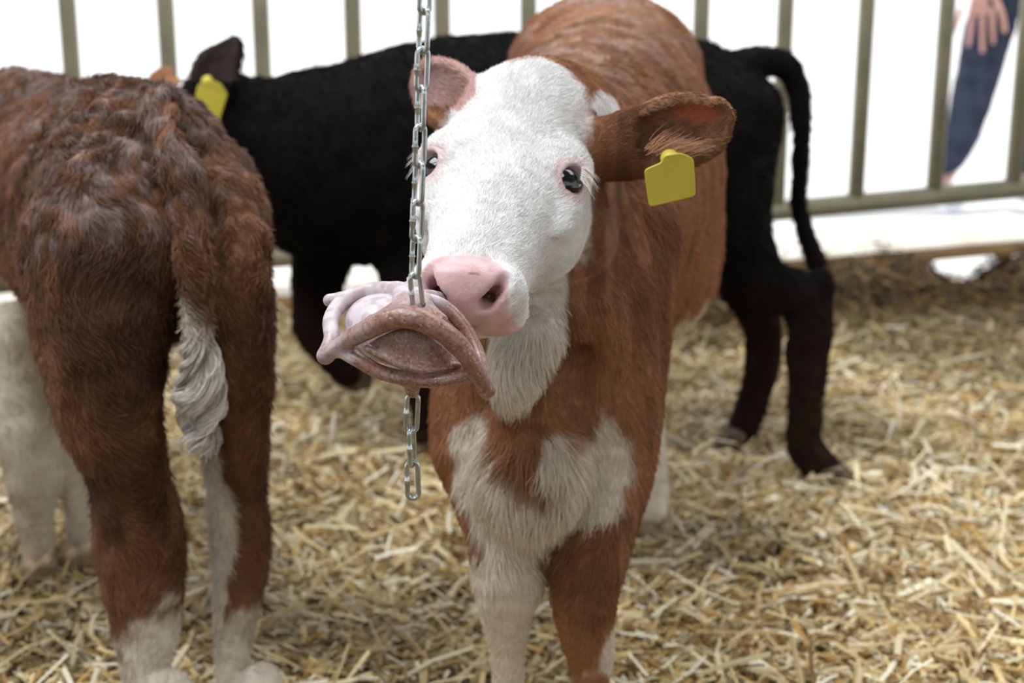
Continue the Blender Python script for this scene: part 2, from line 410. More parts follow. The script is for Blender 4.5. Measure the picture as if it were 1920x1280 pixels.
# plank
pl = []
xs = np.linspace(-3.0, 2.9, 32)
for x in xs:
    zt = .094+.042*max(x, -1.6)+.004*math.sin(x*5)
    y0 = fence_y(x)-.0
    for (dy, z) in ((0.0, zt-.040), (-.003, zt-.020), (0.0, zt-.002), (.004, zt), (.34, zt-.004), (.34, zt-.040)): pl.append((x, y0+dy, z))
Fc = []
for i in range(len(xs)-1):
    for j in range(6): k = (j+1) % 6; Fc.append([i*6+j, (i+1)*6+j, (i+1)*6+k, i*6+k])
Fc += [list(range(6)), list(range((len(xs)-1)*6, len(xs)*6))[::-1]]
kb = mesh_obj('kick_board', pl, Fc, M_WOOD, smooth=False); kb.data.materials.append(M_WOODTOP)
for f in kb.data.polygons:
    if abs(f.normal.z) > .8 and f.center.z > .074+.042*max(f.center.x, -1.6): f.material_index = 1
tag(kb, 'long pale timber kick board running under the bars of the gate', 'board')

# ================================================================== the chewing calf in front (brown with a white face)
HR = np.array([[.9851, .011, -.1718], [-.1495, -.4403, -.8853], [-.0854, .8978, -.4321]])
HO = A(.0124, 1.4356, .8384); HS = .985
def head_world(q): return HO+(np.asarray(q, float)*HS)@HR.T
def to_head(p): return ((p-HO)@HR)/HS
def head_solid(S, O, R, s, detail=True):
    Wd = lambda x, y, z: O+(A(x, y, z)*s)@R.T
    sx = R[:, 0]
    T = lambda rows, k, side=sx, sub=False: S.tube([(Wd(*r[:3]), r[3]*s, r[4]*s) for r in rows], side=side, k=k*s, sub=sub)
    T([(0, -.062, -.015, .050, .050), (0, -.060, .03, .066, .060), (0, -.060, .085, .074, .058), (0, -.062, .13, .072, .055), (0, -.062, .175, .060, .050),
       (0, -.060, .22, .050, .044), (0, -.056, .265, .047, .038), (0, -.054, .29, .046, .034)], .02)
    S.ball(Wd(0, -.034, .012), A(.048, .026, .040)*s, R, k=.03*s)                     # poll
    for g in (-.018, .024): S.ball(Wd(g, -.022, .004), A(.020, .016, .020)*s, R, k=.015*s)
    T([(0, -.115, .03, .056, .055), (0, -.128, .08, .060, .058), (0, -.125, .13, .055, .050), (0, -.110, .18, .042, .038), (0, -.095, .24, .033, .026), (0, -.090, .275, .030, .022)], .03)
    for g in (-1, 1):
        S.ball(Wd(g*.060, -.040, .112), A(.024, .020, .034)*s, R, k=.025*s)           # brow
        S.ball(Wd(g*.058, -.100, .120), A(.024, .040, .055)*s, R, k=.03*s)            # cheek
        S.ball(Wd(g*.066, -.056, .162), A(.012, .010, .028)*s, R, k=.02*s)
        S.ball(Wd(g*.030, -.052, .298), A(.022, .026, .020)*s, R, k=.015*s)           # nostril wing
        S.ball(Wd(g*.026, -.078, .288), A(.024, .018, .022)*s, R, k=.015*s)           # upper lip
    S.ball(Wd(0, -.048, .306), A(.028, .028, .014)*s, R, k=.015*s)
    S.ball(Wd(0, -.098, .272), A(.028, .014, .024)*s, R, k=.012*s)                    # chin
    if detail:
        for g in (-1, 1):
            T([(g*.017, -.046, .324, .0050, .0045), (g*.022, -.043, .318, .0070, .0060), (g*.030, -.034, .311, .0062, .0052), (g*.037, -.024, .301, .0035, .0035)], .004, sub=True)
            T([(g*.021, -.044, .322, .0065, .0055), (g*.021, -.046, .306, .0060, .0055)], .004, sub=True)
            S.ball(Wd(g*.071, -.031, .135), A(.0125, .0115, .0140)*s, R, k=.004*s, sub=True)
        T([(-.05, -.094, .262, .003, .003), (-.03, -.090, .292, .003, .003), (0, -.087, .302, .003, .003), (.03, -.090, .292, .003, .003), (.05, -.094, .262, .003, .003)], .006, side=R[:, 1], sub=True)
def ear(S, rows, width_dir, cup, k=.015, inner=.62, shift=.010, i0=1):
    cup = unit(cup)
    S.tube(rows, side=width_dir, k=k)
    rr = [(p+cup*(shift*min(1, b/.014)), max(a-.006, .003)*.92, max(b*inner, .004)) for p, a, b in rows[i0:]]
    S.tube(rr, side=width_dir, k=.004, sub=True)

S = Solid()
S.tube([(A(.040, 1.50, .55), .085, .12), (A(.050, 1.62, .61), .108, .175), (A(.095, 1.86, .645), .155, .205), (A(.130, 2.08, .645), .178, .232),
        (A(.145, 2.28, .695), .152, .195), (A(.155, 2.35, .71), .105, .145)], k=.03)
S.ball((.148, 2.30, .80), (.135, .10, .09), k=.08)
# neck and throat
S.tube([(A(.075, 1.66, .69), .085, .12), (A(.058, 1.57, .735), .072, .105), (A(.034, 1.48, .765), .062, .085), (A(.02, 1.43, .78), .055, .07)], k=.05)
S.tube([(A(.040, 1.45, .69), .055, .05), (A(.045, 1.46, .60), .060, .055), (A(.040, 1.46, .50), .060, .055), (A(.030, 1.45, .44), .050, .05)], k=.05)
S.tube([(P(990, 630, 1.385), .034, .03), (P(972, 690, 1.375), .030, .028), (P(962, 740, 1.38), .020, .022), (P(962, 785, 1.40), .009, .012)], k=.02)   # white bib
S.ball(P(990, 900, 1.42), (.052, .05, .055), k=.05)       # brisket
S.ball(P(985, 965, 1.43), (.028, .03, .035), k=.04)
S.tube([(P(1075, 650, 1.425), .018, .018), (P(1085, 710, 1.415), .026, .022), (P(1085, 770, 1.40), .018, .016)], k=.03, sub=True)   # hollow beside the throat
S.ball((.15, 2.05, .53), (.145, .25, .125), k=.05)
# shoulders / front legs
S.tube([(A(-.010, 1.60, .64), .060, .10), (P(895, 790, 1.54), .052, .075), (P(905, 880, 1.51), .044, .060), (P(932, 985, 1.46), .034, .042), (P(950, 1080, 1.43), .0365, .038),
        (P(951, 1150, 1.435), .027, .029), (A(-.005, 1.445, .195), .0185, .022), (A(-.003, 1.45, .12), .019, .022), (A(-.002, 1.445, .09), .024, .026), (A(-.001, 1.43, .055), .021, .022)], k=.03)
S.tube([(A(.125, 1.60, .64), .065, .10), (P(1156, 760, 1.52), .050, .075), (P(1150, 880, 1.49), .043, .060), (P(1124, 990, 1.45), .037, .044), (P(1100, 1095, 1.43), .0355, .038),
        (P(1098, 1165, 1.435), .032, .034), (P(1108, 1240, 1.44), .024, .026), (A(.083, 1.45, .15), .019, .022), (A(.083, 1.445, .09), .024, .026), (A(.083, 1.43, .055), .021, .022)], k=.03)
# dewlap folds between throat and shoulder
for q in ([(1115, 520), (1085, 620), (1050, 700)], [(1180, 560), (1170, 680), (1160, 780)], [(1110, 640), (1120, 720), (1130, 790)]):
    S.tube([(P(x, y, 1.50-.012*i), .014, .016) for i, (x, y) in enumerate(q)], k=.03)
# hind legs
for g, fx, dy in ((1, .240, 0), (-1, .064, -.12)):
    cx = .15+g*.085
    S.tube([(A(cx, 2.32, .66), .065, .12), (A(cx+g*.012, 2.22, .53), .055, .09), (A(cx+g*.01, 2.27, .42), .038, .058), (A(cx+g*.004, 2.36, .33), .028, .036),
            (A((cx+fx)/2, 2.35+dy*.4, .24), .021, .026), (A(fx, 2.31+dy*.8, .15), .023, .025), (A(fx, 2.29+dy, .09), .028, .030), (A(fx, 2.26+dy, .05), .024, .026)], k=.04)
S.tube([(A(.158, 2.43, .80), .022, .022), (A(.16, 2.47, .70), .017, .017), (A(.16, 2.475, .50), .012, .012), (A(.16, 2.475, .36), .018, .018)], k=.03)
head_solid(S, HO, HR, HS)
# right-hand ear, held out sideways
earR = [(P(1085, 285, 1.42), .030, .028), (P(1150, 278, 1.40), .032, .024), (P(1215, 264, 1.378), .036, .018), (P(1270, 248, 1.36), .037, .016), (P(1322, 232, 1.348), .031, .013), (P(1352, 208, 1.342), .016, .009)]
ear(S, earR, (-.30, .08, .95), (-.05, -.95, -.30), i0=2)
earL = [(P(885, 235, 1.44), .026, .022), (P(862, 205, 1.45), .031, .018), (P(832, 172, 1.465), .033, .014), (P(805, 145, 1.475), .024, .011), (P(790, 130, 1.48), .010, .007)]
ear(S, earL, (-.7, .1, -.7), (.15, -.95, .1), i0=1)
V, Q = S.mesh(.003)
N = vnormals(V, Q)
V = V+N*((vnoise(V, 28, 3.)-.5)*.004*sstep(-.02, -.10, to_head(V)[:, 2])+(vnoise(V, 90, 6.)-.5)*.0015)[:, None].astype('f4')

EAR_R0, EAR_R1 = P(1150, 278, 1.40), P(1345, 205, 1.34)
def coat_main(p, n=None):
    q = to_head(p); x, y, z = q.T
    nz = (vnoise(p, 60, 1.)-.5)*.03+(vnoise(p, 180, 2.)-.5)*.012
    base = mix(BROWN, BROWN*A(.62, .58, .55), sstep(.45, .75, vnoise(p, 9, 3.)))
    base = mix(base, A(.40, .19, .095), sstep(.5, .8, vnoise(p*A(1, 1, .25), 60, 13.))*.8)
    base = mix(base, BROWN*.55, sstep(.55, .8, vnoise(p*A(1, 1, .22), 48, 23.))*.6)
    wet_sheen = sstep(.76, .84, p[:, 2])*(p[:, 1] > 1.62)*sstep(.45, .65, vnoise(p, 38, 33.)*.6+vnoise(p, 95, 35.)*.4)
    base = mix(base, A(.44, .30, .24), wet_sheen*.7)  # lighter highlights of the wet back painted into the coat colour
    # face
    nearhead = (np.abs(x) < .11) & (z > -.10) & (y > -.22)
    w = sstep(-.012, .012, z+.012+nz)*sstep(-.012, .012, y+.150-(.10-z)*.95*(z < .10)*1.0+nz)*nearhead
    w = np.where(nearhead & (z > .17), 1, w)
    side = (np.abs(x) > .060) & (z < .085); w = w*np.where(side, sstep(.085, .065, np.abs(x)+nz*.4+(.05-z).clip(0)*.25), 1)
    for c, r in ((P(1115, 205, 1.50), (.03, .07, .022)), (P(968, 695, 1.37), (.029, .06, .050)), (P(1005, 610, 1.39), (.027, .07, .045)), (P(1035, 555, 1.37), (.018, .05, .045)), (P(965, 625, 1.37), (.040, .08, .045)),
                 (P(905, 852, 1.46), (.034, .07, .050)), (P(1080, 885, 1.44), (.056, .09, .052)), (P(930, 890, 1.44), (.030, .09, .040)), (P(1030, 850, 1.42), (.018, .08, .030)), (P(1135, 880, 1.42), (.022, .06, .058)), (P(955, 1010, 1.42), (.028, .05, .05)), (P(985, 945, 1.42), (.05, .09, .052)),
                 (P(945, 1130, 1.43), (.045, .06, .085)), (A(-.005, 1.44, .14), (.06, .07, .12)), (P(925, 960, 1.42), (.020, .05, .035)),
                 (A(.083, 1.44, .07), (.07, .08, .115)), (P(1160, 1215, 1.43), (.022, .05, .035)),
                 (A(.06, 2.24, .12), (.08, .24, .27)), (A(.235, 2.3, .10), (.08, .14, .29)), (A(.13, 2.02, .385), (.28, .40, .125))):
        w = np.maximum(w, blob(p, c, r))
    # brown stripe down the brisket
    st = blob(p, P(985, 820, 1.40), (.0155, .09, .048)); w = w*(1-st)
    ears = (np.linalg.norm(np.cross(p-EAR_R0, unit(EAR_R1-EAR_R0)), axis=1) < .05) & ((p-EAR_R0)@unit(EAR_R1-EAR_R0) > -.035) & (p[:, 0] > .078) & (p[:, 1] < 1.46)
    earl = (p[:, 0] < -.035) & (p[:, 2] > .80) & (p[:, 1] > 1.41)
    w = np.where(ears | earl, 0, w)
    wc = mix(WHITE, A(.68, .58, .44), sstep(.64, .46, p[:, 2]+(vnoise(p, 25, 31.)-.5)*.12)*.75)
    wc = mix(wc, CREAM, sstep(-.09, -.16, y)*(z > .02)*.4*nearhead)
    c = base*(1-w[:, None])+wc*w[:, None]
    c = mix(c, A(.62, .33, .20), earl*sstep(.5, .3, vnoise(p, 20, 3.))*.0+earl*.55)
    if n is not None:
        cup = ears & (n[:, 1] < -.3) & (p[:, 0] > .10); c = mix(c, BROWN*.45, cup*.85); c = mix(c, A(.60, .12, .06), cup*blob(p, P(1308, 212, 1.345), (.022, .03, .009), .9)*.5)  # red glow of light through the ear painted into the dark cup
        cupl = earl & (n[:, 1] < -.2); c = mix(c, A(.60, .40, .38), cupl*.85)
    # muzzle
    pad = sstep(.2835, .291, z+nz*.10+.003-.016*np.clip(np.abs(x)/.038, 0, 1)**3*(y > -.06))*sstep(-.095, -.088, y)*nearhead
    pad = pad*sstep(.0435, .0395, np.abs(x)+nz*.12+(y+.06)*.12)
    c = mix(c, mix(PINK, A(.76, .52, .53), vnoise(p, 120, 4.)), pad)
    lip = sstep(.25, .27, z)*sstep(-.078, -.088, y)*nearhead; c = mix(c, A(.60, .40, .36), lip*.5)
    fre = (vnoise(p, 330, 9.) > .90)*pad; c = mix(c, A(.25, .10, .08), fre*.7)
    for g in (-1, 1):
        d = np.sqrt(((x-g*.024)*.8)**2+(y+.042)**2+((z-.306)*.9)**2)
        c = mix(c, A(.10, .02, .018), sstep(.0110, .0070, d+(z-.310)*.35)*pad*.9)
        d = np.linalg.norm(q-A(g*.066, -.036, .135), axis=1)
        c = mix(c, A(.64, .42, .40), sstep(.026, .017, d)*.75)
        c = mix(c, A(.10, .05, .05), sstep(.0155, .0130, d))
    return c
def noz(p):
    """bare skin on the muzzle and round the eyes"""
    q = to_head(p); x, y, z = q.T
    b = (z > .286) & (np.abs(x) < .041) & (y > -.11)
    for g in (-1, 1): b |= np.linalg.norm(q-A(g*.066, -.036, .135), axis=1) < .0200
    return b
calf = empty('calf', (.1, 1.9, 0), 'brown calf with white face nosing the hanging plastic toy, yellow tag in outstretched ear', 'calf')
body = mesh_obj('body', V, Q, M_SKIN, calf, col=coat_main(V, N), wet=noz(V)*1.0)
BK = unit([.13, .98, -.16])
def dir_main(p, n):
    q = to_head(p); x, y, z = q.T
    d = np.tile(BK, (len(p), 1))+A(0, 0, -1)*(.35+.9*np.abs(n[:, 0]))[:, None]
    low = sstep(.55, .42, p[:, 2])[:, None]; d = d*(1-low)+A(0, .25, -1)*low
    fr = (p[:, 1] < 1.62)[:, None]; d = np.where(fr & (low < .5), d*.3+A(0.05, 0, -1), d)
    inh = ((np.abs(x) < .11) & (z > -.02) & (y > -.17))[:, None]
    hd = -HR[:, 2]*1.0+x[:, None]*HR[:, 0]*9
    d = np.where(inh, hd, d)
    e = (p[:, 0] > .085) & (p[:, 2] > .70) & (p[:, 1] < 1.44); d = np.where(e[:, None], unit(EAR_R1-EAR_R0), d)
    return d
def inhead(p):
    q = to_head(p); x, y, z = q.T
    return (np.abs(x) < .12) & (z > -.03) & (y > -.19)
def dens(c, n):
    hd = inhead(c); return np.where(noz(c), 0, np.where(hd, 6.0, 1.0))*np.where(c[:, 1] > 2.0, .6, 1.0)*np.where(c[:, 2] < .1, .2, 1)
def len_main(p):
    q = to_head(p); L = np.where(inhead(p), .0065+.004*sstep(.06, -.02, q[:, 2]), .014)
    L = L*np.where(p[:, 1] > 1.35, 1, 1)
    L = L+.012*blob(p, P(985, 930, 1.42), (.08, .1, .08))+.003*blob(p, P(970, 720, 1.37), (.06, .08, .06))
    L = np.where(p[:, 2] < .30, .009, L); L = np.where((p[:, 0] > .085) & (p[:, 2] > .70) & (p[:, 1] < 1.42), .0065, L)
    return L
grow(V, Q, N, coat_main, dir_main, len_main, lambda c, n: dens(c, n)*inhead(c), 130000, calf, seed=2, rad=.00022)
grow(V, Q, N, coat_main, dir_main, len_main, lambda c, n: dens(c, n)*~inhead(c), 240000, calf, seed=3, rad=.00042)
for g in (-1, 1):
    c = head_world((g*.0605, -.0405, .1345)); eye(c, .0174, calf)
# lashes
r = np.random.default_rng(5)
for g in (-1, 1):
    m = 30; t = np.linspace(-1, .5, m)
    roots = head_world(np.stack([g*(.077-.002*t*t), -.030-.006*t, .128+.010*t], 1))
    dd = (HR[:, 0]*g*1.0-HR[:, 1]*.15)[None]+HR[:, 2][None]*(t*.4+.5)[:, None]+r.normal(0, .15, (m, 3)); dd /= np.linalg.norm(dd, axis=1, keepdims=True)
    fur('eyelashes', roots, dd, .011+.009*r.random(m), .00022, np.tile(A(.85, .83, .8), (m, 1)), calf, npts=5, droop=np.tile(A(0, -.1, -.5), (m, 1)))
# whiskers on the lips
m = 40; xx = r.uniform(-.05, .05, m)
roots = head_world(np.stack([xx, -.085+r.normal(0, .006, m), .285+r.normal(0, .006, m)-np.abs(xx)*.3], 1))
dd = HR[:, 2]*.6+HR[:, 0]*(xx*14)[:, None]-HR[:, 1]*.7+r.normal(0, .2, (m, 3)); dd /= np.linalg.norm(dd, axis=1, keepdims=True)
fur('whiskers', roots, dd, .008+.014*r.random(m), .00015, np.tile(A(.7, .66, .6), (m, 1)), calf, npts=4, droop=np.tile(A(0, 0, -.3), (m, 1)))
# long pale fringe inside the ear
m = 200; t = r.random(m)
roots = P(1215, 280, 1.352)+(P(1290, 285, 1.340)-P(1215, 280, 1.352))*t[:, None]+r.normal(0, .003, (m, 3))
dd = A(.35, -.35, .55)+A(.6, 0, -.3)*t[:, None]+r.normal(0, .15, (m, 3)); dd /= np.linalg.norm(dd, axis=1, keepdims=True)
fur('ear_fringe', roots, dd, .010+.012*r.random(m), .0003, np.tile(A(.50, .28, .17), (m, 1)), calf, npts=5, droop=np.tile(A(.5, 0, .1), (m, 1)))
# tag
tg = plate('ear_tag', P(1257, 333, 1.325), A(.985, 0, .17), A(.06, -.25, 1), [(-.0235, -.0250), (.0215, -.0220), (.0235, .0155), (.012, .0235), (-.004, .0235), (-.006, .017), (-.0235, .0125)], .0022, M_TAG, calf)
tg['label'] = 'blank yellow plastic ear tag'
tag_stud(P(1257, 300, 1.334), (0, -1, -.1), calf)
hoofs([((-.001, 1.42, 0), (0, -1, 0)), ((.083, 1.42, 0), (0, -1, 0)), ((.245, 2.25, 0), (0, -1, 0)), ((.064, 2.13, 0), (0, -1, 0))], calf, M_HOOF)

# ================================================================== the calf turned away at the left
S = Solid(); LA = unit([-.48, .88, 0]); LS = unit([.88, .48, 0])
S.tube([(A(-.425, 1.665, .640), .085, .115), (A(-.455, 1.74, .640), .110, .160), (A(-.56, 1.94, .615), .145, .18), (A(-.68, 2.15, .60), .12, .165), (A(-.81, 2.31, .650), .07, .14)], side=LS, k=.03)
S.ball((-.450, 1.71, .705), (.095, .10, .080), k=.06)
S.tube([(A(-.72, 2.25, .655), .08, .12), (A(-.86, 2.38, .67), .065, .09), (A(-.98, 2.44, .63), .06, .075), (A(-1.10, 2.46, .58), .05, .055), (A(-1.17, 2.46, .50), .045, .04)], side=LS, k=.05)
S.tube([(A(-.365, 1.72, .64), .065, .09), (P(420, 470, 1.63), .048, .085), (P(432, 640, 1.61), .044, .075), (P(440, 800, 1.61), .037, .058), (P(446, 930, 1.63), .030, .042), (P(452, 1030, 1.64), .034, .042),
        (P(443, 1120, 1.62), .028, .034), (P(438, 1220, 1.60), .021, .027), (P(437, 1320, 1.585), .021, .024), (A(-.305, 1.57, .095), .026, .028), (A(-.305, 1.555, .05), .022, .024)], side=LS, k=.035)
S.tube([(A(-.49, 1.68, .64), .075, .12), (P(180, 470, 1.60), .080, .10), (P(190, 640, 1.57), .070, .085), (P(213, 790, 1.56), .053, .066), (P(243, 900, 1.565), .043, .052), (P(262, 1010, 1.58), .049, .054),
        (P(270, 1110, 1.57), .044, .046), (P(273, 1190, 1.555), .034, .036), (P(276, 1270, 1.54), .027, .030), (A(-.395, 1.52, .095), .029, .031), (A(-.395, 1.505, .05), .025, .027)], side=LS, k=.035)
tl = [(P(300, 195, 1.62), .022, .022), (P(330, 270, 1.565), .021, .021), (P(352, 370, 1.535), .019, .019), (P(364, 480, 1.52), .016, .016), (P(370, 590, 1.515), .011, .011), (P(373, 700, 1.515), .008, .008), (P(374, 790, 1.515), .006, .006)]
S.tube(tl, k=.014)
S.tube([(P(352, 250, 1.60), .014, .03), (P(392, 420, 1.57), .012, .03), (P(395, 560, 1.56), .010, .02)], k=.03, sub=True)
for (a, b, c2, Y0, r0) in ((40, 60, 72, 2.10, 1.0), (140, 150, 152, 2.16, .85)):
    S.tube([(P(a, 640, Y0+.03), .06*r0, .075), (P(b-10, 780, Y0), .048*r0, .055), (P(b, 880, Y0), .042*r0, .042), (P(b+3, 940, Y0), .034*r0, .034), (P(b+6, 1000, Y0), .024, .026), (P(c2, 1050, Y0), .024, .026), (P(c2, 1075, Y0-.01), .027, .03)], k=.03)
Vl, Ql = S.mesh(.0042); Nl = vnormals(Vl, Ql)
# muddy clumped coat over the croup
lump = (vnoise(Vl, 75, 3.)-.5)*.012*sstep(.60, .74, Vl[:, 2])+(vnoise(Vl, 30, 2.)-.5)*.008
Vl = Vl+Nl*lump[:, None].astype('f4')
def coat_left(p, n=None):
    b = mix(A(.185, .082, .037), A(.10, .043, .020), sstep(.35, .7, vnoise(p, 11, 3.)))
    b = mix(b, A(.28, .13, .065), sstep(.5, .8, vnoise(p*A(1, 1, .5), 50, 7.))*.6)
    mud_sheen = sstep(.60, .76, p[:, 2]+(vnoise(p, 12, 9.)-.5)*.22)*sstep(.45, .62, vnoise(p, 95, 5.)*.6+vnoise(p, 38, 15.)*.4)*sstep(-.22, -.38, p[:, 0]+0*p[:, 2])
    b = mix(b, A(.27, .21, .205), mud_sheen*.6)  # dried mud, plus the grey sheen along the top painted into the coat
    dk = blob(p, P(225, 620, 1.50), (.07, .12, .10), .8)*.75; b = mix(b, A(.05, .022, .012), dk)
    w = np.maximum.reduce([blob(p, A(-.395, 1.52, .06), (.10, .12, .150), na=.3), blob(p, A(-.305, 1.58, .06), (.075, .12, .135), na=.3), blob(p, P(395, 960, 1.60), (.028, .07, .10), na=.4),
                           blob(p, P(400, 1080, 1.60), (.018, .07, .09), na=.4), blob(p, A(-.70, 2.12, .20), (.20, .20, .34)), blob(p, A(-.60, 2.0, .42), (.16, .2, .09))])
    w = np.maximum(w, blob(p, P(372, 700, 1.515), (.02, .02, .10)))
    wc = mix(A(.66, .60, .50), A(.45, .38, .28), sstep(.3, .7, vnoise(p, 10, 4.)))
    return b*(1-w[:, None])+wc*w[:, None]
calf2 = empty('calf', (-.5, 1.9, 0), 'muddy dark brown calf seen from behind at left edge, curly white tail tip', 'calf')
mesh_obj('body', Vl, Ql, M_SKIN, calf2, col=coat_left(Vl))
def dir_left(p, n):
    d = np.tile(-LA*.6, (len(p), 1))+A(0, 0, -.5)
    d += vvec(p, 16, 4.)*.6
    return d
grow(Vl, Ql, Nl, coat_left, dir_left, lambda p: np.where(p[:, 2] < .22, .010, .016), lambda c, n: np.where(c[:, 1] > 1.9, .5, 1)*np.where(c[:, 2] < .12, .3, 1.), 170000, calf2, seed=6, rad=.0005, wig=.5)
# curly white tail switch: strands wound round the end of the tail
m = 1500; r = np.random.default_rng(11)
C = bpy.data.hair_curves.new('tail_switch'); npt = 26; C.add_curves([npt]*m)
t = np.linspace(0, 1, npt)[None, :]; st = r.random((m, 1))*.55; s = st+(1-st)*t*(.5+.5*r.random((m, 1)))
yy = 585+s*265; ph = r.integers(0, 14, (m, 1))*.9+r.normal(0, .12, (m, 1)); fr = 14+4*np.sin(ph*3)
amp = (.021+.006*np.sin(ph*2.3))*np.sin(np.clip(s*1.5+.25, 0, 1)*math.pi*.5)*(1-.35*sstep(.8, 1, s))
cx = P(370, 585, 1.512)[None, None, :]+(P(378, 850, 1.512)-P(370, 585, 1.512))[None, None, :]*s[..., None]
off = np.stack([amp*(.55*np.cos(ph*5)+.55*np.sin(fr*s+ph)), amp*(.5*np.sin(ph*5)+.5*np.cos(fr*s+ph))-.006, .004*np.sin(fr*s*1.3+ph)], -1)+r.normal(0, .0012, (m, 1, 3))
C.attributes['position'].data.foreach_set('vector', (cx+off*np.clip(t*3, .25, 1)[..., None]).astype('f4').ravel())
ra = C.attributes.get('radius') or C.attributes.new('radius', 'FLOAT', 'POINT'); ra.data.foreach_set('value', np.full(m*npt, .0005, 'f4'))
ca = C.attributes.new('coat', 'FLOAT_COLOR', 'CURVE'); cc = np.ones((m, 4), 'f4'); cc[:, :3] = A(.62, .59, .54)*(.65+.5*r.random((m, 1))); ca.data.foreach_set('color', cc.ravel())
C.materials.append(M_FUR); o = bpy.data.objects.new('tail_switch', C); SC.collection.objects.link(o); attach(o, calf2); o['label'] = 'curly white tail tip'
hoofs([((-.305, 1.545, 0), LA), ((-.395, 1.50, 0), LA), ((*P(75, 1090, 2.07)[:2], 0), LA), ((*P(150, 1090, 2.12)[:2], 0), LA)], calf2, M_HOOF)

# ================================================================== black calf behind, walking to the left
S = Solid(); Yv = (0, 1, 0)
S.tube([(A(.395, 2.62, .68), .09, .11), (A(.33, 2.62, .655), .13, .165), (A(.16, 2.67, .64), .15, .185), (A(-.10, 2.61, .63), .155, .195), (A(-.30, 2.60, .59), .13, .18), (A(-.40, 2.585, .575), .085, .145)], side=Yv, k=.03)
S.tube([(A(-.33, 2.60, .62), .09, .13), (A(-.45, 2.58, .655), .07, .10), (A(-.54, 2.56, .70), .06, .075)], side=Yv, k=.06)
HB = unit([-.80, -.28, -.53]); xB = unit(np.cross([0, 0, 1], HB)); RB = np.stack([xB, np.cross(HB, xB), HB], 1)
head_solid(S, A(-.54, 2.54, .745), RB, .95, detail=False)
ear(S, [(P(392, 205, 2.50), .024, .020), (P(396, 165, 2.50), .040, .020), (P(410, 128, 2.50), .040, .018), (P(430, 95, 2.50), .026, .014), (P(441, 76, 2.50), .013, .010)], (.95, 0, .3), (-.35, -.9, 0), i0=1, inner=.5, shift=.013)
S.tube([(P(1372, 210, 2.57), .07, .088), (P(1375, 330, 2.54), .06, .072), (P(1378, 440, 2.52), .05, .066), (P(1425, 525, 2.52), .04, .050), (P(1490, 550, 2.53), .033, .042), (P(1517, 590, 2.53), .034, .042),
        (P(1513, 680, 2.53), .030, .038), (P(1510, 770, 2.53), .028, .031), (P(1508, 830, 2.53), .031, .034), (P(1535, 870, 2.51), .028, .031), (P(1560, 892, 2.50), .022, .024)], side=Yv, k=.03)
S.ball(P(1540, 528, 2.53), .022, k=.03)
S.tube([(P(1370, 480, 2.68), .05, .06), (P(1425, 600, 2.71), .034, .036), (P(1430, 680, 2.72), .030, .034), (P(1408, 760, 2.73), .026, .030), (P(1388, 815, 2.73), .026, .028), (P(1375, 830, 2.72), .024, .025)], side=Yv, k=.03)
S.tube([(A(.42, 2.62, .775), .03, .03), (P(1468, 118, 2.64), .023, .025), (P(1499, 180, 2.65), .018, .019), (P(1502, 280, 2.65), .016, .016), (P(1497, 380, 2.65), .014, .014), (P(1512, 440, 2.65), .018, .017), (P(1530, 492, 2.65), .018, .018)], side=Yv, k=.02)
S.tube([(A(-.20, 2.55, .56), .05, .08), (P(790, 640, 2.56), .038, .045), (P(793, 710, 2.62), .030, .033), (P(796, 790, 2.68), .022, .025), (P(795, 820, 2.68), .025, .027)], side=Yv, k=.03)
S.tube([(A(-.34, 2.66, .50), .05, .07), (P(590, 560, 2.68), .036, .045), (P(592, 630, 2.68), .030, .033), (P(640, 690, 2.74), .022, .026), (P(668, 706, 2.78), .026, .028)], side=Yv, k=.03)
Vb, Qb = S.mesh(.0042); Nb = vnormals(Vb, Qb)
Vb = Vb+Nb*((vnoise(Vb, 30, 2.)-.5)*.006)[:, None].astype('f4')
def coat_black(p, n=None):
    c = mix(A(.004, .004, .0045), A(.009, .007, .006), vnoise(p, 14, 3.))
    c = mix(c, A(.030, .016, .012), sstep(.45, .15, p[:, 2])*.8)
    e = (p[:, 0] < -.47) & (p[:, 0] > -.60) & (p[:, 2] > .755) & (p[:, 1] < 2.53); c = mix(c, A(.07, .05, .045), e*.7)
    return c
calf3 = empty('calf', (0, 2.6, 0), 'black calf standing side-on behind the others, its tail hanging and hind leg stretched back', 'calf')
mesh_obj('body', Vb, Qb, M_HIDEB, calf3, col=coat_black(Vb))
grow(Vb, Qb, Nb, coat_black, lambda p, n: np.tile(A(.5, 0, -.8), (len(p), 1)), lambda p: np.full(len(p), .014), lambda c, n: np.ones(len(c)), 60000, calf3, seed=8, rad=.0008, wig=.5, material=M_FURB)
for g in (-1, 1): eye(A(-.54, 2.54, .745)+(A(g*.069, -.048, .1345)*.95)@RB.T, .0155, calf3)
t3 = plate('ear_tag', P(393, 187, 2.44), A(.93, 0, -.35), A(.3, -.1, .95), [(-.022, -.030), (.026, -.030), (.026, .020), (.010, .034), (-.006, .034), (-.026, .018)], .002, M_TAG, calf3)
t3['label'] = 'yellow plastic ear tag'
tag_stud(P(388, 152, 2.452), (0, -1, -.1), calf3)
hoofs([((*P(1580, 905, 2.49)[:2], 0), (1, -.3, 0)), ((*P(1368, 840, 2.71)[:2], 0), (-1, 0, 0)), ((*P(790, 830, 2.68)[:2], 0), (-1, 0, 0)), (P(675, 716, 2.78)-A(0, 0, .01), (-1, 0, 0))], calf3, M_HOOFD)

